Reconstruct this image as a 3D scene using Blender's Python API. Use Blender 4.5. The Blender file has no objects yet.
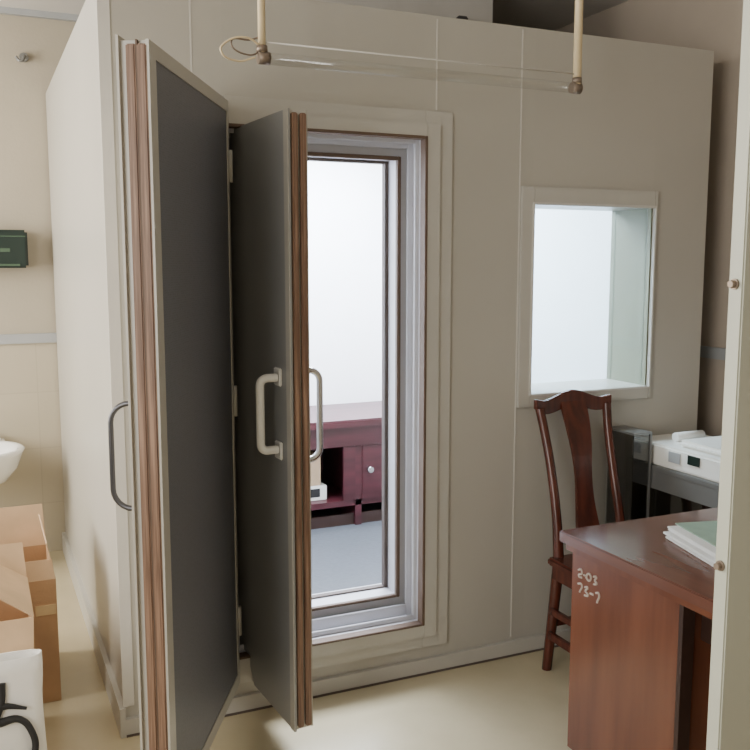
import bpy, bmesh, math, random
from mathutils import Vector, Matrix
random.seed(4)
S = bpy.context.scene
COL = S.collection

# ---------------- materials ----------------
def mat(name, col, rough=0.5, metal=0.0, var=0.06, scale=6.0, bump=0.0, bscale=60, spec=0.5, trans=0.0, coat=0.0):
    m = bpy.data.materials.new(name); m.use_nodes = True
    nt = m.node_tree; b = nt.nodes['Principled BSDF']
    b.inputs['Roughness'].default_value = rough
    b.inputs['Metallic'].default_value = metal
    b.inputs['Specular IOR Level'].default_value = spec
    b.inputs['Transmission Weight'].default_value = trans
    b.inputs['Coat Weight'].default_value = coat
    tc = nt.nodes.new('ShaderNodeTexCoord')
    n = nt.nodes.new('ShaderNodeTexNoise'); n.inputs['Scale'].default_value = scale; n.inputs['Detail'].default_value = 5
    nt.links.new(tc.outputs['Object'], n.inputs['Vector'])
    r = nt.nodes.new('ShaderNodeValToRGB')
    r.color_ramp.elements[0].position = 0.3; r.color_ramp.elements[1].position = 0.7
    r.color_ramp.elements[0].color = tuple(c*(1-var) for c in col)+(1,)
    r.color_ramp.elements[1].color = tuple(min(1, c*(1+var)) for c in col)+(1,)
    nt.links.new(n.outputs['Fac'], r.inputs['Fac'])
    nt.links.new(r.outputs['Color'], b.inputs['Base Color'])
    if bump > 0:
        n2 = nt.nodes.new('ShaderNodeTexNoise'); n2.inputs['Scale'].default_value = bscale
        nt.links.new(tc.outputs['Object'], n2.inputs['Vector'])
        bp = nt.nodes.new('ShaderNodeBump'); bp.inputs['Strength'].default_value = bump; bp.inputs['Distance'].default_value = 0.01
        nt.links.new(n2.outputs['Fac'], bp.inputs['Height']); nt.links.new(bp.outputs['Normal'], b.inputs['Normal'])
    return m

def wood(name, c1, c2, rough=0.35, axis_scale=(1, 1, 0.08), scale=40):
    m = bpy.data.materials.new(name); m.use_nodes = True
    nt = m.node_tree; b = nt.nodes['Principled BSDF']; b.inputs['Roughness'].default_value = rough
    tc = nt.nodes.new('ShaderNodeTexCoord'); mp = nt.nodes.new('ShaderNodeMapping')
    mp.inputs['Scale'].default_value = axis_scale
    n = nt.nodes.new('ShaderNodeTexNoise'); n.inputs['Scale'].default_value = scale; n.inputs['Detail'].default_value = 6
    r = nt.nodes.new('ShaderNodeValToRGB'); r.color_ramp.elements[0].position = .35; r.color_ramp.elements[1].position = .68
    r.color_ramp.elements[0].color = c1+(1,); r.color_ramp.elements[1].color = c2+(1,)
    nt.links.new(tc.outputs['Object'], mp.inputs['Vector']); nt.links.new(mp.outputs['Vector'], n.inputs['Vector'])
    nt.links.new(n.outputs['Fac'], r.inputs['Fac']); nt.links.new(r.outputs['Color'], b.inputs['Base Color'])
    return m

def glass(name, col, gl=0.1, rough=0.03):
    m = bpy.data.materials.new(name); m.use_nodes = True
    nt = m.node_tree; nt.nodes.remove(nt.nodes['Principled BSDF']); o = nt.nodes['Material Output']
    t = nt.nodes.new('ShaderNodeBsdfTransparent'); t.inputs[0].default_value = col+(1,)
    g = nt.nodes.new('ShaderNodeBsdfGlossy'); g.inputs['Roughness'].default_value = rough
    mx = nt.nodes.new('ShaderNodeMixShader'); mx.inputs[0].default_value = gl
    nt.links.new(t.outputs[0], mx.inputs[1]); nt.links.new(g.outputs[0], mx.inputs[2]); nt.links.new(mx.outputs[0], o.inputs[0])
    return m

M_booth = mat('booth_paint', (.455, .435, .39), .36, var=.03, scale=2, bump=.04, bscale=300)
M_trim = mat('booth_trim', (.49, .475, .435), .38, var=.03)
M_seam = mat('panel_seam', (.62, .60, .56), .4, var=.03)
M_jamb = mat('jamb_metal', (.60, .60, .64), .38, metal=.1, var=.03)
M_inner = mat('booth_lining_white', (.84, .86, .89), .6, var=.02)
M_infloor = mat('booth_carpet', (.070, .078, .09), .45, var=.12, scale=60, bump=.1)
M_gasket = wood('gasket_brown', (.13, .07, .045), (.33, .205, .14), .5, (6, 6, .15), 30)
M_gbrown = mat('gasket_dull', (.13, .085, .06), .6)
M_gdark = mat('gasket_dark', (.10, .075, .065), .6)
M_dface = mat('door_skin', (.28, .285, .285), .34, var=.06, scale=3)
M_chrome = mat('chrome', (.62, .62, .64), .18, metal=1.0, var=.03)
M_dmetal = mat('dark_metal', (.10, .10, .11), .3, metal=.8, var=.05)
M_white = mat('white_plastic', (.80, .79, .75), .35, var=.02)
M_cer = mat('ceramic', (.85, .85, .83), .12, var=.01, coat=.4)
M_wall = mat('room_plaster', (.40, .355, .28), .8, var=.05, scale=2, bump=.08)
M_wallr = mat('room_plaster_side', (.42, .36, .30), .85, var=.06, scale=2, bump=.08)
M_ceil = mat('ceiling_paint', (.62, .60, .57), .85, var=.04, scale=2)
M_dado = mat('dado_grey', (.34, .35, .36), .5, var=.04)
M_duct = mat('duct_grey', (.60, .585, .56), .6, var=.06)
M_card = mat('cardboard', (.45, .28, .155), .85, var=.08, scale=10, bump=.08, bscale=120)
M_cardin = mat('cardboard_inner', (.58, .41, .26), .85, var=.08, scale=10)
M_tape = mat('tape', (.62, .46, .26), .25, var=.04)
M_cloth = mat('bag_cloth', (.80, .79, .76), .8, var=.04, bump=.2, bscale=40)
M_ink = mat('ink_black', (.015, .015, .017), .6)
M_green = mat('green_plastic', (.010, .022, .018), .3, var=.08)
M_gold = mat('label_green', (.05, .09, .055), .5)
M_desk = wood('desk_wood', (.115, .040, .023), (.17, .060, .032), .26, (1, 1, .12), 14)
M_desktop = wood('desktop_wood', (.12, .052, .038), (.165, .072, .05), .17, (1, .12, 1), 16)
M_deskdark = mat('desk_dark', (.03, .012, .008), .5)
M_chair = wood('chair_wood', (.055, .015, .010), (.11, .028, .017), .25, (1, 1, .1), 30)
M_red = wood('cabinet_rosewood', (.042, .009, .012), (.078, .018, .025), .3, (.1, 1, 1), 20)
M_paper = mat('paper', (.80, .80, .78), .7, var=.03)
M_cover = mat('green_cover', (.30, .42, .33), .5, var=.1, scale=20)
M_chalk = mat('chalk', (.44, .37, .32), .9)
M_rod = mat('rod_cream', (.66, .54, .34), .4, var=.08)
M_bronze = mat('bronze_bolt', (.24, .19, .15), .45, metal=.6)
M_pill = mat('pillar_paint', (.43, .44, .37), .45, var=.03, scale=3)
M_glass = glass('window_glass', (.92, .96, .97), .06)
M_tube = glass('tube_glass', (.93, .93, .92), .10, .12)
M_dglass = glass('smoked_glass', (.50, .50, .48), .12)
M_metal = mat('grey_steel', (.23, .23, .225), .35, metal=.5, var=.05)
M_floor = mat('lino_floor', (.53, .46, .31), .27, var=.07, scale=3.5, bump=.03, bscale=30)

M_perf = bpy.data.materials.new('perforated_panel'); M_perf.use_nodes = True
nt = M_perf.node_tree; b = nt.nodes['Principled BSDF']; b.inputs['Roughness'].default_value = .5
tc = nt.nodes.new('ShaderNodeTexCoord'); v = nt.nodes.new('ShaderNodeTexVoronoi'); v.inputs['Scale'].default_value = 170; v.inputs['Randomness'].default_value = 0.25
nt.links.new(tc.outputs['Object'], v.inputs['Vector'])
r = nt.nodes.new('ShaderNodeValToRGB'); r.color_ramp.elements[0].position = .2; r.color_ramp.elements[1].position = .45
r.color_ramp.elements[0].color = (.105, .108, .128, 1); r.color_ramp.elements[1].color = (.165, .17, .20, 1)
nt.links.new(v.outputs['Distance'], r.inputs['Fac']); nt.links.new(r.outputs['Color'], b.inputs['Base Color'])

M_tile = bpy.data.materials.new('wall_tile'); M_tile.use_nodes = True
nt = M_tile.node_tree; b = nt.nodes['Principled BSDF']; b.inputs['Roughness'].default_value = .3
tc = nt.nodes.new('ShaderNodeTexCoord'); mp = nt.nodes.new('ShaderNodeMapping'); mp.inputs['Rotation'].default_value = (math.pi/2, 0, 0)
bk = nt.nodes.new('ShaderNodeTexBrick'); bk.offset = 0
bk.inputs['Color1'].default_value = (.48, .43, .33, 1); bk.inputs['Color2'].default_value = (.465, .415, .32, 1); bk.inputs['Mortar'].default_value = (.43, .38, .295, 1)
bk.inputs['Scale'].default_value = 1; bk.inputs['Brick Width'].default_value = .3; bk.inputs['Row Height'].default_value = .3; bk.inputs['Mortar Size'].default_value = .003
nt.links.new(tc.outputs['Object'], mp.inputs[0]); nt.links.new(mp.outputs[0], bk.inputs['Vector']); nt.links.new(bk.outputs['Color'], b.inputs['Base Color'])

# ---------------- helpers ----------------
def empty(name, loc=(0, 0, 0), rz=0):
    e = bpy.data.objects.new(name, None); COL.objects.link(e)
    e.location = loc; e.rotation_euler = (0, 0, rz); e.empty_display_size = .1
    return e

def obj(name, me, m, parent=None):
    o = bpy.data.objects.new(name, me); COL.objects.link(o)
    if m: me.materials.append(m)
    if parent: o.parent = parent
    return o

def box(name, x0, x1, y0, y1, z0, z1, m, parent=None, bev=0.0):
    c = Vector(((x0+x1)/2, (y0+y1)/2, (z0+z1)/2))
    bm = bmesh.new(); bmesh.ops.create_cube(bm, size=1)
    bmesh.ops.scale(bm, vec=(abs(x1-x0), abs(y1-y0), abs(z1-z0)), verts=bm.verts)
    if bev > 0:
        bmesh.ops.bevel(bm, geom=list(bm.edges), offset=bev, segments=2, affect='EDGES')
    me = bpy.data.meshes.new(name); bm.to_mesh(me); bm.free()
    o = obj(name, me, m, parent); o.location = c
    return o

def tube(name, pts, rad, m, parent=None, smooth=True, cyclic=False, radii=None, flat=None):
    cu = bpy.data.curves.new(name, 'CURVE'); cu.dimensions = '3D'
    cu.bevel_depth = rad; cu.bevel_resolution = 4; cu.resolution_u = 8; cu.use_fill_caps = True
    if smooth:
        sp = cu.splines.new('BEZIER'); sp.bezier_points.add(len(pts)-1)
        for i, p in enumerate(pts):
            bp = sp.bezier_points[i]; bp.co = p; bp.handle_left_type = bp.handle_right_type = 'AUTO'
            if radii: bp.radius = radii[i]
    else:
        sp = cu.splines.new('POLY'); sp.points.add(len(pts)-1)
        for i, p in enumerate(pts):
            sp.points[i].co = tuple(p)+(1,)
            if radii: sp.points[i].radius = radii[i]
    sp.use_cyclic_u = cyclic
    o = bpy.data.objects.new(name, cu); COL.objects.link(o); cu.materials.append(m)
    if parent: o.parent = parent
    return o

def cyl(name, p0, p1, rad, m, parent=None, seg=24, r2=None):
    p0 = Vector(p0); p1 = Vector(p1); d = p1-p0
    bm = bmesh.new(); bmesh.ops.create_cone(bm, cap_ends=True, segments=seg, radius1=rad, radius2=rad if r2 is None else r2, depth=d.length)
    bmesh.ops.rotate(bm, cent=(0, 0, 0), matrix=d.to_track_quat('Z', 'Y').to_matrix(), verts=bm.verts)
    me = bpy.data.meshes.new(name); bm.to_mesh(me); bm.free()
    for p in me.polygons: p.use_smooth = len(p.vertices) == 4
    o = obj(name, me, m, parent); o.location = (p0+p1)/2
    return o

def sheet(name, quads, m, parent=None, thick=.004):
    bm = bmesh.new()
    for q in quads:
        bm.faces.new([bm.verts.new(p) for p in q])
    me = bpy.data.meshes.new(name); bm.to_mesh(me); bm.free()
    o = obj(name, me, m, parent)
    s = o.modifiers.new('s', 'SOLIDIFY'); s.thickness = thick; s.offset = 0
    return o

# ---------------- room shell ----------------
XL, XR, YF, YB, ZC = -1.8, 2.95, -1.4, 4.97, 2.80
box('floor', XL-.2, XR+.2, YF-.2, YB+.2, -.15, 0, M_floor)
box('ceiling', XL-.2, XR+.2, YF-.2, YB+.2, ZC, ZC+.15, M_ceil)
box('wall_back', XL-.2, XR+.2, YB, YB+.2, 0, ZC, M_wall)
box('wall_right', XR, XR+.2, YF, YB, 0, ZC, M_wallr)
box('wall_front', XL-.2, XR+.2, YF-.2, YF, 0, ZC, M_wall)
wl = empty('wall_left')
wins = [(-.9, 1.3), (2.7, 4.5)]  # unseen openings; the first is added to pass fill light
ys = [YF, -.9, 1.3, 2.7, 4.5, YB]
ZW = 2.70
for i in (0, 2, 4):
    box('pier_%d' % i, XL-.2, XL, ys[i], ys[i+1], 0, ZC, M_wall, wl)
for i, (a, c) in enumerate(wins):
    box('spandrel_%d' % i, XL-.2, XL, a, c, 0, .9, M_wall, wl)
    box('lintel_%d' % i, XL-.2, XL, a, c, ZW, ZC, M_wall, wl)
    w = empty('window_%d' % (i+1))
    for k, (y0, y1, z0, z1) in enumerate([(a, c, .9, .95), (a, c, ZW-.05, ZW), (a, a+.05, .95, ZW-.05), (c-.05, c, .95, ZW-.05), ((a+c)/2-.025, (a+c)/2+.025, .95, ZW-.05)]):
        box('bar_%d' % k, XL-.13, XL-.08, y0, y1, z0, z1, M_white, w)
box('wall_tiles_back', XL, XR, YB-.008, YB, .0, 1.14, M_tile)
box('trim_1', XL, .38, YB-.022, YB-.001, 1.13, 1.18, M_dado)
box('trim_2', XR-.02, XR, YF, YB-.03, 1.13, 1.18, M_dado)
box('trim_3', XL, XR, YB-.03, YB-.001, ZC-.03, ZC, M_dado)

# ---------------- sound booth ----------------
B = empty('soundproof_booth')
Y0, YM, Y1 = 2.865, 2.98, 3.11
H = 2.40
BL, BR = .380, 2.79
OL, OR, IL, IR = .752, 1.472, .780, 1.424
WX0, WX1, WZ0, WZ1 = 1.93, 2.505, 1.045, 1.765
P = lambda n, *a, **k: box(n, *a, parent=B, **k)
P('front_panel_1', BL, OL, Y0, Y1, 0, H, M_booth)
P('front_panel_2', OL, OR, Y0, YM, 0, .20, M_booth)
P('front_panel_3', OL, OR, Y0, YM, 1.985, H, M_booth)
P('front_panel_4', OR, WX0, Y0, Y1, 0, H, M_booth)
P('front_panel_5', WX0, WX1, Y0, Y1, 0, WZ0, M_booth)
P('front_panel_6', WX0, WX1, Y0, Y1, WZ1, H, M_booth)
P('front_panel_7', WX1, BR, Y0, Y1, 0, H, M_booth)
P('inner_jamb_left', OL, IL, YM, Y1, .28, 1.92, M_jamb)
P('inner_jamb_right', IR, OR, YM, Y1, .28, 1.92, M_jamb)
P('inner_jamb_top', OL, OR, YM, Y1, 1.92, H, M_jamb)
P('inner_sill', OL, OR, YM, Y1, 0, .28, M_jamb)
P('reveal_skin_r', OR-.003, OR, Y0, YM, .20, 1.985, M_jamb)
P('reveal_skin_b', OL, OR, Y0, YM, .20, .203, M_jamb)
P('reveal_skin_t', OL, OR, Y0, YM, 1.982, 1.985, M_jamb)
P('side_left', BL, .60, Y1, 4.95, 0, H, M_booth)
P('side_right', 2.62, BR, Y1, 4.95, 0, H, M_booth)
P('side_back', .60, 2.62, 4.80, 4.95, 0, H, M_booth)
P('roof', .60, 2.62, Y1, 4.80, 2.28, H, M_booth)
P('inner_floor', .60, 2.62, Y1, 4.80, 0, .15, M_infloor)
P('lining_back', .60, 2.62, 4.785, 4.80, .15, 2.28, M_inner)
P('lining_left', .60, .61, Y1, 4.785, .15, 2.28, M_inner)
P('lining_right', 2.61, 2.62, Y1, 4.785, .15, 2.28, M_inner)
P('lining_roof', .61, 2.61, Y1, 4.785, 2.27, 2.28, M_inner)
P('corner_trim_left', BL-.006, BL+.03, Y0-.006, Y0, .1, H, M_seam)
P('base_front', BL-.015, BR, Y0-.018, Y0, 0, .060, M_trim)
P('base_left', BL-.018, BL, Y0-.018, 4.95, 0, .10, M_trim)
P('shadow_gap', BL, BR, Y0-.020, Y0-.018, 0, .008, M_gdark)  # solid dark strip paints a shadow line along the floor
for i, x in enumerate((.653, 1.519)):
    P('seam_%d' % i, x-.0025, x+.0025, Y0-.0025, Y0, 2.08 if i else .1, H-.01, M_seam)
P('seam_2', 1.8695, 1.8745, Y0-.0025, Y0, .075, H-.01, M_seam)
def frame(pre, x0, x1, z0, z1, wL, wR, wT, wB, y0, y1, m, parent=B):
    box(pre+'_l', x0, x0+wL, y0, y1, z0, z1, m, parent, bev=.002)
    box(pre+'_r', x1-wR, x1, y0, y1, z0, z1, m, parent, bev=.002)
    box(pre+'_t', x0+wL, x1-wR, y0, y1, z1-wT, z1, m, parent, bev=.002)
    box(pre+'_b', x0+wL, x1-wR, y0, y1, z0, z0+wB, m, parent, bev=.002)
frame('casing', .64, 1.58, .105, 2.075, .112, .108, .09, .095, Y0-.012, Y0, M_trim)
frame('casing_step', .742, 1.526, .15, 2.03, .010, .054, .045, .05, Y0-.024, Y0-.012, M_trim)
frame('outer_gasket', OL+.001, OR+.002, .198, 1.987, .008, .010, .010, .008, Y0-.027, Y0+.015, M_gbrown)
frame('reveal_rib', OL+.001, OR-.001, .203, 1.984, .008, .016, .018, .018, Y0+.035, Y0+.045, M_jamb)
frame('reveal_rib2', OL+.001, OR-.001, .203, 1.984, .012, .024, .03, .045, Y0+.08, Y0+.09, M_jamb)
frame('inner_gasket', IL-.004, IR+.008, .272, 1.928, .008, .014, .014, .010, YM-.012, YM+.008, M_gbrown)
frame('inner_seal', IL, IR, .28, 1.92, .004, .014, .010, .006, Y1-.05, Y1-.02, M_gdark)
frame('win_casing', 1.876, WX1+.016, .995, 1.83, .054, .016, .065, .05, Y0-.014, Y0, M_trim)
frame('win_bead', 1.922, WX1+.008, WZ0-.008, WZ1+.008, .010, .008, .010, .008, Y0-.018, Y0-.008, M_seam)
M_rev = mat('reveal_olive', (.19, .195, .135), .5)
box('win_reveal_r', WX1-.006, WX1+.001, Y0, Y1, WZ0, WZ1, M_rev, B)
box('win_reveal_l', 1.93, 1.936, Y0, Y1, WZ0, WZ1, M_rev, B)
box('win_glass', 1.936, WX1-.006, Y0+.02, Y0+.026, WZ0, WZ1, M_glass, B)
box('win_glass_inner', 1.936, WX1-.006, Y1-.03, Y1-.024, WZ0, WZ1, M_glass, B)

# ---------------- booth doors ----------------
def handle(name, x, yf, out, z0, z1, rad, m, parent, rc=.028):
    s = 1 if out > 0 else -1
    pts = [(x, yf, z0)]
    ye = yf+out
    for k in range(7):
        a = math.pi/2*k/6
        pts.append((x, ye-s*rc+s*rc*math.sin(a), z0+rc-rc*math.cos(a)))
    for k in range(7):
        a = math.pi/2*k/6
        pts.append((x, ye-s*rc+s*rc*math.cos(a), z1-rc+rc*math.sin(a)))
    pts.append((x, yf, z1))
    tube(name, pts, rad, m, parent, smooth=False)
    for i, z in enumerate((z0, z1)):
        cyl(name+'_rose_%d' % i, (x, yf, z), (x, yf+s*.008, z), rad*1.7, m, parent)

L1, T1 = .783, .075
D1 = empty('door_1', (.752, 2.81, 0), math.radians(-117.9))
zb, zt = .13, 2.05
box('core', 0, L1-.012, -T1+.006, -.006, zb, zt, M_trim, D1)
box('skin_outer', 0, L1, -T1, -T1+.006, zb-.01, zt+.01, M_booth, D1)
frame_in = [(0, .02, zb, zt), (L1-.05, L1, zb, zt), (.02, L1-.05, zt-.035, zt), (.02, L1-.05, zb, zb+.04)]
for i, (a, c, d, e) in enumerate(frame_in):
    box('inner_rim_%d' % i, a, c, -.006, .002, d, e, M_trim, D1)
box('acoustic_panel', .02, L1-.05, -.006, -.001, zb+.04, zt-.035, M_perf, D1)
for i, yy in enumerate((-.052, -.026)):
    box('edge_gasket_%d' % i, L1-.012, L1+.004, yy, yy+.022, zb+.01, zt-.01, M_gasket, D1, bev=.003)
box('edge_strip', L1-.012, L1, -.030, -.026, zb, zt, M_gbrown, D1)
handle('pull_outer', L1-.10, -T1, -.082, .93, 1.20, .007, M_dmetal, D1, rc=.05)
for i, z in enumerate((.35, 1.1, 1.85)):
    cyl('hinge_%d' % i, (-.004, .004, z-.05), (-.004, .004, z+.05), .007, M_trim, D1)

L2, T2 = .62, .065
D2 = empty('door_2', (.782, 3.075, 0), math.radians(-85.6))
zb2, zt2 = .285, 1.915
zb, zt = .115, 1.98
box('core', .23, L2-.012, .006, T2-.006, zb, zt, M_trim, D2)
box('core_mid', .09, .23, .006, T2-.006, .205, zt, M_trim, D2)
box('core_hinge', 0, .09, .006, T2-.006, zb2, zt2, M_trim, D2)
# face skin with a raked lower corner that clears the threshold
bm = bmesh.new()
prof = [(0, zb2), (.09, .285), (.10, .205), (.21, .205), (.27, .115), (L2, .115), (L2, zt), (.09, zt), (.085, zt2), (0, zt2)]
va = [bm.verts.new((x, 0, z)) for x, z in prof]; vb = [bm.verts.new((x, .006, z)) for x, z in prof]
bm.faces.new(va); bm.faces.new(vb[::-1])
for i in range(len(prof)):
    j = (i+1) % len(prof); bm.faces.new((va[j], va[i], vb[i], vb[j]))
bmesh.ops.recalc_face_normals(bm, faces=bm.faces)
me = bpy.data.meshes.new('skin_outer'); bm.to_mesh(me); bm.free(); obj('skin_outer', me, M_dface, D2)
box('skin_inner', .23, L2-.01, T2-.006, T2, zb, zt, M_booth, D2)
box('skin_inner_mid', .09, .23, T2-.006, T2, .205, zt, M_booth, D2)
box('face_edge_strip', L2-.030, L2+.001, -.002, .0, zb, zt, M_booth, D2)
for i, yy in enumerate((.012, .038)):
    box('edge_gasket_%d' % i, L2-.012, L2+.004, yy, yy+.018, zb+.01, zt-.01, M_gasket, D2, bev=.003)
handle('pull_white', L2-.09, 0, -.062, .985, 1.205, .013, M_white, D2, rc=.022)
box('pull_plate_0', L2-.115, L2-.065, -.008, 0, .955, 1.01, M_white, D2, bev=.003)
box('pull_plate_1', L2-.115, L2-.065, -.008, 0, 1.18, 1.235, M_white, D2, bev=.003)
handle('pull_chrome', L2-.06, T2, .055, .95, 1.225, .010, M_chrome, D2, rc=.035)
for i, z in enumerate((.45, 1.1, 1.75)):
    cyl('hinge_%d' % i, (.0, -.006, z-.05), (.0, -.006, z+.05), .006, M_dmetal, D2)

# ---------------- furniture in booth ----------------
C = empty('rosewood_sideboard')
Q = lambda n, *a, **k: box(n, *a, parent=C, **k)
z0 = .15
Q('top', 1.05, 2.35, 4.24, 4.775, .69, .73, M_red, bev=.006)
Q('apron', 1.09, 2.31, 4.27, 4.29, .585, .69, M_red)
Q('back', 1.08, 2.32, 4.76, 4.775, z0+.05, .69, M_red)
for i, x in enumerate((1.08, 1.36, 1.80, 2.28)):
    Q('upright_%d' % i, x, x+.035, 4.28, 4.76, z0, .69, M_red)
Q('shelf', 1.08, 2.31, 4.28, 4.76, z0+.11, z0+.14, M_red)
Q('plinth', 1.09, 2.31, 4.30, 4.32, z0, z0+.06, M_deskdark)
Q('door_panel', 1.835, 2.28, 4.275, 4.295, z0+.14, .585, M_red, bev=.004)
Q('door_panel_l', 1.73, 1.80, 4.275, 4.295, z0+.14, .585, M_red, bev=.004)
cyl('knob', (1.88, 4.275, .45), (1.88, 4.25, .45), .016, M_chrome, C)
T = empty('storage_box_stack')
box('carton', 1.44, 1.66, 4.34, 4.52, z0+.141, z0+.22, M_white, T, bev=.003)
box('carton_top', 1.45, 1.63, 4.35, 4.50, z0+.22, z0+.38, M_cardin, T, bev=.003)
box('label', 1.55, 1.62, 4.337, 4.34, z0+.16, z0+.205, M_ink, T)

# ---------------- ceiling things ----------------
V = empty('ventilation_duct')
box('body', .95, 2.19, 3.6, 4.3, H, ZC, M_duct, V)
box('flange', .93, 2.21, 3.58, 3.6, H, H+.03, M_seam, V)
box('sensor', 2.0, 2.05, 3.57, 3.60, 2.60, 2.625, M_dmetal, V, bev=.006)

F = empty('suspended_fluorescent_lamp')
yl, zl = 2.55, 2.13
xl0, xl1 = .786, 1.885
cyl('rod_left', (xl0, yl, zl+.01), (xl0, yl, ZC), .011, M_rod, F)
cyl('rod_right', (xl1, yl, zl+.01), (xl1, yl, ZC), .014, M_rod, F)
for i, x in enumerate((xl0, xl1)):
    s = 1 if i == 0 else -1
    cyl('cup_%d' % i, (x, yl, ZC-.03), (x, yl, ZC), .04, M_rod, F)
    cyl('socket_%d' % i, (x-.012*s, yl, zl), (x+.022*s, yl, zl), .018, M_bronze, F)
    cyl('collar_%d' % i, (x, yl, zl+.016), (x, yl, zl+.034), .016, M_bronze, F)
cyl('glass_tube', (xl0+.02, yl, zl), (xl1-.02, yl, zl), .017, M_tube, F)
cyl('reflector_rail', (xl0, yl, zl+.045), (xl1, yl, zl+.045), .0022, M_seam, F)
tube('loose_wire', [(xl0, yl, zl+.03), (xl0-.05, yl-.01, zl+.05), (xl0-.11, yl, zl+.03), (xl0-.12, yl, zl+.01), (xl0-.07, yl+.01, zl-.012), (xl0-.02, yl, zl)], .003, M_rod, F)
tube('loose_wire_b', [(xl0, yl, zl+.02), (xl0-.04, yl, zl+.005), (xl0-.09, yl, zl+.035), (xl0-.03, yl+.01, zl+.05), (xl0, yl, zl+.06)], .0025, M_bronze, F)

# ---------------- left items ----------------
G = empty('paper_towel_dispenser')
box('case', -.12, .255, YB-.12, YB-.001, 1.52, 1.71, M_green, G, bev=.012)
box('lid_line', -.11, .245, YB-.123, YB-.118, 1.675, 1.68, M_gold, G)
box('slot', -.08, .215, YB-.123, YB-.119, 1.53, 1.54, M_gold, G)
box('badge', .12, .17, YB-.123, YB-.119, 1.60, 1.618, M_gold, G)
K = empty('wall_hook')
cyl('rose', (.285, YB, 2.57), (.285, YB-.02, 2.57), .022, M_metal, K)
tube('hook', [(.285, YB-.02, 2.57), (.285, YB-.06, 2.565), (.265, YB-.07, 2.54), (.245, YB-.06, 2.56)], .007, M_metal, K)

def basin():
    bm = bmesh.new(); seg = 48
    prof = [(.04, -.19), (.12, -.185), (.20, -.15), (.25, -.09), (.275, -.02), (.285, 0), (.27, .008), (.25, 0), (.235, -.03), (.20, -.09), (.13, -.13), (.03, -.14)]
    rings = []
    for rr, zz in prof:
        rings.append([bm.verts.new((rr*math.cos(2*math.pi*i/seg), rr*.85*math.sin(2*math.pi*i/seg), zz)) for i in range(seg)])
    for a, c in zip(rings, rings[1:]):
        for i in range(seg):
            bm.faces.new((a[i], a[(i+1) % seg], c[(i+1) % seg], c[i]))
    bm.faces.new(rings[0][::-1]); bm.faces.new(rings[-1])
    me = bpy.data.meshes.new('bowl'); bm.to_mesh(me); bm.free()
    for p in me.polygons: p.use_smooth = True
    return me
W = empty('wash_basin', (-.10, 4.62, .65))
obj('bowl', basin(), M_cer, W)
box('back_ledge', -.24, .20, .20, .335, -.10, .012, M_cer, W, bev=.02)
cyl('pedestal', (0, .06, -.65), (0, .06, -.16), .10, M_cer, W, r2=.075)
tube('faucet', [(0, .27, .01), (0, .27, .12), (0, .20, .16), (0, .12, .13)], .012, M_chrome, W)

def carton(name, x0, x1, y0, y1, h, flaps, rz=0):
    cx, cy = (x0+x1)/2, (y0+y1)/2
    e = empty(name, (cx, cy, 0), rz)
    a, c = (x1-x0)/2, (y1-y0)/2; t = .003
    sheet('walls', [[(-a, -c, t), (a, -c, t), (a, -c, h), (-a, -c, h)], [(-a, c, t), (a, c, t), (a, c, h), (-a, c, h)],
                    [(-a, -c, t), (-a, c, t), (-a, c, h), (-a, -c, h)], [(a, -c, t), (a, c, t), (a, c, h), (a, -c, h)],
                    [(-a, -c, t), (a, -c, t), (a, c, t), (-a, c, t)]], M_card, e)
    n = 0
    for side, ang, ln in flaps:
        dz, do = math.sin(ang)*ln, math.cos(ang)*ln
        if side == 'f': q = [(-a, -c, h), (a, -c, h), (a*.97, -c-do, h+dz), (-a*.97, -c-do, h+dz)]
        if side == 'b': q = [(-a, c, h), (a, c, h), (a*.97, c+do, h+dz), (-a*.97, c+do, h+dz)]
        if side == 'l': q = [(-a, -c, h), (-a, c, h), (-a-do, c*.95, h+dz), (-a-do, -c*.95, h+dz)]
        if side == 'r': q = [(a, -c, h), (a, c, h), (a+do, c*.95, h+dz), (a+do, -c*.95, h+dz)]
        sheet('flap_%d' % n, [q], M_cardin, e); n += 1
    box('tape', -.025, .025, -c-.004, -c-.002, h*.55, h, M_tape, e)
    box('side_tape', a-.07, a-.002, -c-.0045, -c-.002, h*.72, h*.80, M_tape, e)
    return e
carton('cardboard_box', -.30, .205, 3.20, 3.62, .45, [('b', 1.4, .16), ('r', 1.75, .13), ('l', 2.2, .16), ('f', 1.75, .07)])
carton('cardboard_box', -.42, .11, 2.74, 3.10, .50, [('b', 1.2, .12), ('l', .5, .16), ('r', 2.5, .15), ('f', -1.1, .13)])

bag = empty('calligraphy_tote_bag', (-.09, 2.52, 0))
bm = bmesh.new()
bw, bd, bh = .22, .09, .48
N = 12; rings = []
for k in range(N+1):
    t = k/N; z = .003+t*bh
    d = bd*(1-.75*t**2)+.004; w = bw*(1.0-.10*t-.03*math.sin(t*5))
    ring = []
    for i in range(32):
        a = 2*math.pi*i/32; ca, sa = math.cos(a), math.sin(a)
        p = 5
        rr = (abs(ca)**p+abs(sa)**p)**(-1/p)
        ring.append(bm.verts.new((w*rr*ca+.004*math.sin(7*t+a*2), d*rr*sa+.003*math.sin(9*t+a*5), z)))
    rings.append(ring)
for a, c in zip(rings, rings[1:]):
    for i in range(32): bm.faces.new((a[i], a[(i+1) % 32], c[(i+1) % 32], c[i]))
bm.faces.new(rings[0][::-1])
me = bpy.data.meshes.new('body'); bm.to_mesh(me); bm.free()
for p in me.polygons: p.use_smooth = True
o = obj('body', me, M_cloth, bag); s = o.modifiers.new('s', 'SOLIDIFY'); s.thickness = .003
tube('strap_front', [(-.10, -.03, .48), (-.09, -.05, .40), (-.06, -.08, .36), (-.03, -.05, .42), (-.02, -.03, .48)], .005, M_cloth, bag)
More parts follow.
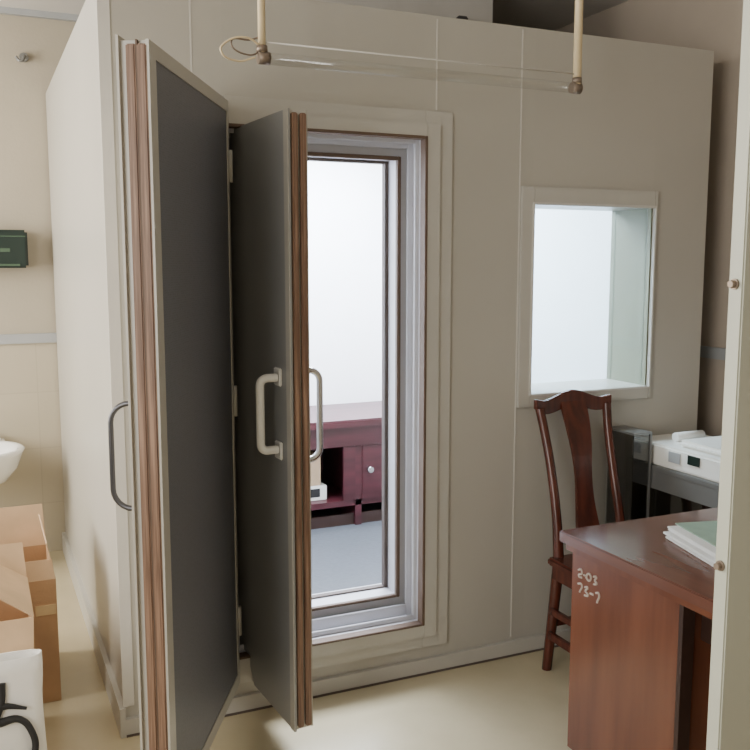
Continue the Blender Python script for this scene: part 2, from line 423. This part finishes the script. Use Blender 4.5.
def bagpt(x, z):
    t = z/bh; return (x, -(bd*(1-.75*t**2)+.004)-.004, z)
strokes = [[(.05, .36), (.10, .37), (.16, .355)], [(.10, .43), (.095, .37), (.06, .31), (.03, .28)], [(.09, .33), (.14, .33), (.17, .29), (.175, .24), (.15, .19)],
           [(.07, .29), (.06, .24), (.09, .21), (.12, .25)], [(.02, .44), (.03, .36), (.01, .24), (.02, .16)],
           [(-.02, .44), (.00, .36), (-.05, .28)], [(-.10, .38), (-.04, .40), (.02, .38)], [(-.15, .30), (-.08, .24), (.00, .22), (.03, .26)], [(.08, .18), (.14, .17), (.17, .12)], [(.15, .22), (.11, .15), (.05, .10)]]
for i, st in enumerate(strokes):
    n = len(st)
    tube('stroke_%d' % i, [bagpt(*p) for p in st], .010, M_ink, bag, radii=[1.2]+[.9]*(n-2)+[.4])

# ---------------- chair ----------------
CH = empty('wooden_chair', (2.08, 2.45, 0))
hw = .15
def yb(z):
    if z < .45: return .19+.06*(1-z/.45)
    return .19+.15*((z-.45)/.58)**1.2
for i, s in enumerate((-1, 1)):
    pts = [(s*hw*1.0, yb(z), z) for z in (0, .2, .45)]
    tube('back_leg_%d' % i, pts, .020, M_chair, CH, radii=[.95, 1, 1.1])
    pts = [(s*(hw-.0), yb(.44), .44), (s*(hw-.006), yb(.6), .6), (s*(hw-.008), yb(.78), .78), (s*(hw-.002), yb(.92), .92), (s*(hw+.006), yb(.99), 1.0)]
    tube('back_post_%d' % i, pts, .018, M_chair, CH, radii=[1.15, 1.0, .95, .95, 1.0])
    tube('front_leg_%d' % i, [(s*.185, -.19, 0), (s*.185, -.19, .2), (s*.185, -.19, .44)], .019, M_chair, CH, radii=[.8, .95, 1.15])
    box('side_stretcher_%d' % i, s*.168-.01, s*.168+.01, -.19, .215, .14, .17, M_chair, CH, bev=.003)
    box('side_stretcher_top_%d' % i, s*.168-.01, s*.168+.01, -.19, .21, .24, .265, M_chair, CH, bev=.003)
def ribbon(name, path, m, parent, depth=.022):
    bm = bmesh.new(); fr = []
    for (x, y, zl_, zh) in path:
        fr.append([bm.verts.new((x, y-depth/2, zl_)), bm.verts.new((x, y+depth/2, zl_)), bm.verts.new((x, y+depth/2, zh)), bm.verts.new((x, y-depth/2, zh))])
    for a, c in zip(fr, fr[1:]):
        for i in range(4): bm.faces.new((a[i], a[(i+1) % 4], c[(i+1) % 4], c[i]))
    bm.faces.new(fr[0][::-1]); bm.faces.new(fr[-1])
    bmesh.ops.recalc_face_normals(bm, faces=bm.faces)
    me = bpy.data.meshes.new(name); bm.to_mesh(me); bm.free()
    o = obj(name, me, m, parent); bv = o.modifiers.new('b', 'BEVEL'); bv.width = .005; bv.segments = 2
    return o
cp = []
for k in range(17):
    u = -1+2*k/16; x = u*(hw+.026)
    yy = yb(1.0)+.012*(1-u*u)
    top = 1.055-.03*abs(u)**1.5+.022*max(0, abs(u)-.75)*4*.5 + .008*math.cos(u*math.pi*1.5)
    cp.append((x, yy, top-.062+.025*abs(u)**3, top))
ribbon('crest_rail', cp, M_chair, CH)
def splat():
    bm = bmesh.new(); fr = []
    for k in range(15):
        t = k/14; z = .46+t*.56
        w = .044+.014*math.cos(t*math.pi*2)+.014*math.sin(t*math.pi)**2*t
        y = yb(z)+.012*math.sin(t*math.pi*2)
        fr.append([bm.verts.new((-w, y-.006, z)), bm.verts.new((w, y-.006, z)), bm.verts.new((w, y+.006, z)), bm.verts.new((-w, y+.006, z))])
    for a, c in zip(fr, fr[1:]):
        for i in range(4): bm.faces.new((a[i], a[(i+1) % 4], c[(i+1) % 4], c[i]))
    bm.faces.new(fr[0][::-1]); bm.faces.new(fr[-1])
    bmesh.ops.recalc_face_normals(bm, faces=bm.faces)
    me = bpy.data.meshes.new('splat'); bm.to_mesh(me); bm.free(); return me
obj('splat', splat(), M_chair, CH)
box('seat', -.195, .195, -.21, .205, .435, .465, M_chair, CH, bev=.008)
box('apron_f', -.18, .18, -.20, -.18, .38, .435, M_chair, CH)
box('apron_b', -.14, .14, .185, .20, .39, .435, M_chair, CH)
for s in (-1, 1): box('apron_s%d' % s, s*.172-.008, s*.172+.008, -.18, .19, .385, .435, M_chair, CH)
box('front_stretcher', -.18, .18, -.20, -.18, .10, .13, M_chair, CH, bev=.003)
box('back_stretcher', -.14, .14, .215, .232, .18, .205, M_chair, CH, bev=.003)

# ---------------- desk ----------------
DK = empty('office_desk')
E = lambda n, *a, **k: box(n, *a, parent=DK, **k)
E('top', 1.605, 2.30, .98, 2.20, .695, .73, M_desktop, bev=.004)
E('top_underlip', 1.622, 2.28, 1.0, 2.185, .672, .695, M_desk)
E('pedestal_far', 1.635, 2.25, 1.70, 2.17, .03, .672, M_desk, bev=.003)
E('pedestal_near', 1.635, 2.25, 1.01, 1.25, .03, .672, M_desk, bev=.003)
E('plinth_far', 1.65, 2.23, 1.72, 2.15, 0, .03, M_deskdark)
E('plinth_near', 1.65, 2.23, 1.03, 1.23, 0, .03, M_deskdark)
E('modesty', 2.18, 2.20, 1.25, 1.70, .2, .672, M_deskdark)  # near-black here and below paints the kneehole's shade into the colour
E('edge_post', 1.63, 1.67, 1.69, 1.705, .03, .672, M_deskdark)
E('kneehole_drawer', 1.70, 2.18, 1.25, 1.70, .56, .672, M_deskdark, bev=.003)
def chalk(i, pts):
    tube('chalk_%d' % i, [(1.6338, 2.135-a, .545+b_) for a, b_ in pts], .0032, M_chalk, DK)
ch = [[(0, .075), (.012, .08), (.016, .07), (.002, .058), (.016, .056)],
      [(.035, .062), (.04, .076), (.052, .078), (.054, .064), (.044, .058), (.036, .064)], [(.024, .068), (.031, .068)],
      [(.066, .078), (.078, .08), (.072, .068), (.08, .062), (.068, .055)],
      [(.0, .032), (.016, .034), (.008, .008)], [(.03, .032), (.042, .034), (.034, .022), (.044, .012), (.03, .006)],
      [(.054, .022), (.068, .022)], [(.078, .032), (.09, .034), (.084, .004)]]
for i, c_ in enumerate(ch): chalk(i, [(a*1.1, b_*1.0) for a, b_ in c_])

BK = empty('notebook_stack', (1.965, 1.83, .731), math.radians(-14))
zz = 0
for i in range(6):
    h = .006 if i < 5 else .005
    dx, dy = random.uniform(-.012, .012), random.uniform(-.012, .012)
    box('sheet_block_%d' % i, -.15+dx, .12+dx, -.19+dy, .15+dy, zz, zz+h, M_paper, BK, bev=.0015); zz += h
box('cover', -.115, .14, -.175, .16, zz, zz+.003, M_cover, BK)

# ---------------- side cabinet ----------------
GC = empty('glass_side_cabinet')
A = lambda n, *a, **k: box(n, *a, parent=GC, **k)
gx0, gx1, gy0, gy1, gz = 2.385, 2.92, 2.02, 2.83, .76
A('top', gx0, gx1, gy0, gy1, gz-.02, gz, M_metal, bev=.003)
for i, (x, y) in enumerate(((gx0, gy0), (gx0, gy1-.025), (gx1-.025, gy0), (gx1-.025, gy1-.025))):
    A('post_%d' % i, x, x+.02, y, y+.02, 0, gz-.02, M_metal)
A('apron_side', gx0+.002, gx0+.015, gy0+.02, gy1-.025, gz-.09, gz-.02, M_metal)
A('side_glass', gx0+.008, gx0+.012, gy0+.025, gy1-.025, .1, gz-.09, M_dglass)
A('shelf', gx0+.02, gx1-.01, gy0+.02, gy1-.02, .38, .39, M_metal)
A('bottom', gx0+.01, gx1-.01, gy0+.01, gy1-.01, .08, .10, M_metal)
A('back', gx1-.015, gx1-.01, gy0, gy1, .1, gz-.02, M_metal)
GL = empty('smoked_glass_locker')
A = lambda n, *a, **k: box(n, *a, parent=GL, **k)
A('front', 2.295, 2.378, 2.68, 2.684, .05, .885, M_dglass)
A('side', 2.295, 2.299, 2.684, 2.835, .05, .885, M_dglass)
A('top', 2.29, 2.38, 2.675, 2.84, .885, .893, M_metal)
A('base', 2.29, 2.38, 2.675, 2.84, 0, .05, M_metal)
A('post', 2.372, 2.38, 2.675, 2.684, .05, .885, M_metal)
A('back', 2.295, 2.38, 2.832, 2.836, .05, .885, M_duct)
EB = empty('label_printer')
box('body', 2.40, 2.72, 2.20, 2.82, .761, .845, M_white, EB, bev=.008)
box('lid', 2.44, 2.70, 2.24, 2.60, .845, .872, M_white, EB, bev=.01)
box('tray_dark', 2.396, 2.40, 2.44, 2.50, .80, .835, M_green, EB)
box('label', 2.396, 2.40, 2.54, 2.60, .79, .83, M_dado, EB)
cyl('roll', (2.50, 2.68, .862), (2.64, 2.68, .862), .018, M_paper, EB)

# ---------------- near door jamb (right foreground) ----------------
PJ = empty('door_jamb')
box('post', 1.262, 1.55, 1.2, 1.235, 0, ZC, M_pill, PJ, bev=.003)
box('stop', 1.40, 1.55, 1.185, 1.2, 0, ZC, M_pill, PJ, bev=.002)
for i, z in enumerate((1.51, .98)):
    cyl('bolt_%d' % i, (1.262, 1.218, z), (1.249, 1.218, z), .007, M_bronze, PJ, seg=6)
    cyl('washer_%d' % i, (1.262, 1.218, z), (1.258, 1.218, z), .010, M_bronze, PJ)

# ---------------- lights ----------------
def area(name, loc, rot, sx, sy, power, col):
    l = bpy.data.lights.new(name, 'AREA'); l.shape = 'RECTANGLE'; l.size = sx; l.size_y = sy; l.energy = power; l.color = col
    o = bpy.data.objects.new(name, l); COL.objects.link(o); o.location = loc; o.rotation_euler = rot
    return o
area('window_daylight_far', (XL-.3, 3.6, 1.80), (0, math.radians(-90), 0), 1.8, 1.8, 190, (1, .945, .84))
area('window_daylight_near', (XL-.3, .2, 1.80), (0, math.radians(-90), 0), 1.8, 2.2, 112, (1, .955, .87))  # added fill for the booth front, coming through an unseen opening
area('booth_ceiling_lamp', (1.6, 4.0, 2.25), (0, 0, 0), 1.0, .9, 200, (.86, .92, 1))  # added lamp, unseen; stands in for daylight that whitens the booth interior
W_ = bpy.data.worlds.new('World'); S.world = W_; W_.use_nodes = True
W_.node_tree.nodes['Background'].inputs[0].default_value = (.8, .88, 1, 1); W_.node_tree.nodes['Background'].inputs[1].default_value = 1.0

# ---------------- camera ----------------
yaw, p = math.radians(24.1), math.radians(7.23)
Fh = Vector((math.sin(yaw), math.cos(yaw), 0)); R = Vector((math.cos(yaw), -math.sin(yaw), 0))
Fw = Fh*math.cos(p)+Vector((0, 0, -math.sin(p))); U = R.cross(Fw)
cam = bpy.data.cameras.new('camera'); co = bpy.data.objects.new('camera', cam); COL.objects.link(co)
cam.sensor_width = 36; cam.lens = 891/750*36; cam.clip_start = .02
mw = Matrix.Identity(4)
for i in range(3):
    mw[i][0] = R[i]; mw[i][1] = U[i]; mw[i][2] = -Fw[i]
mw[2][3] = 1.55
co.matrix_world = mw
S.camera = co
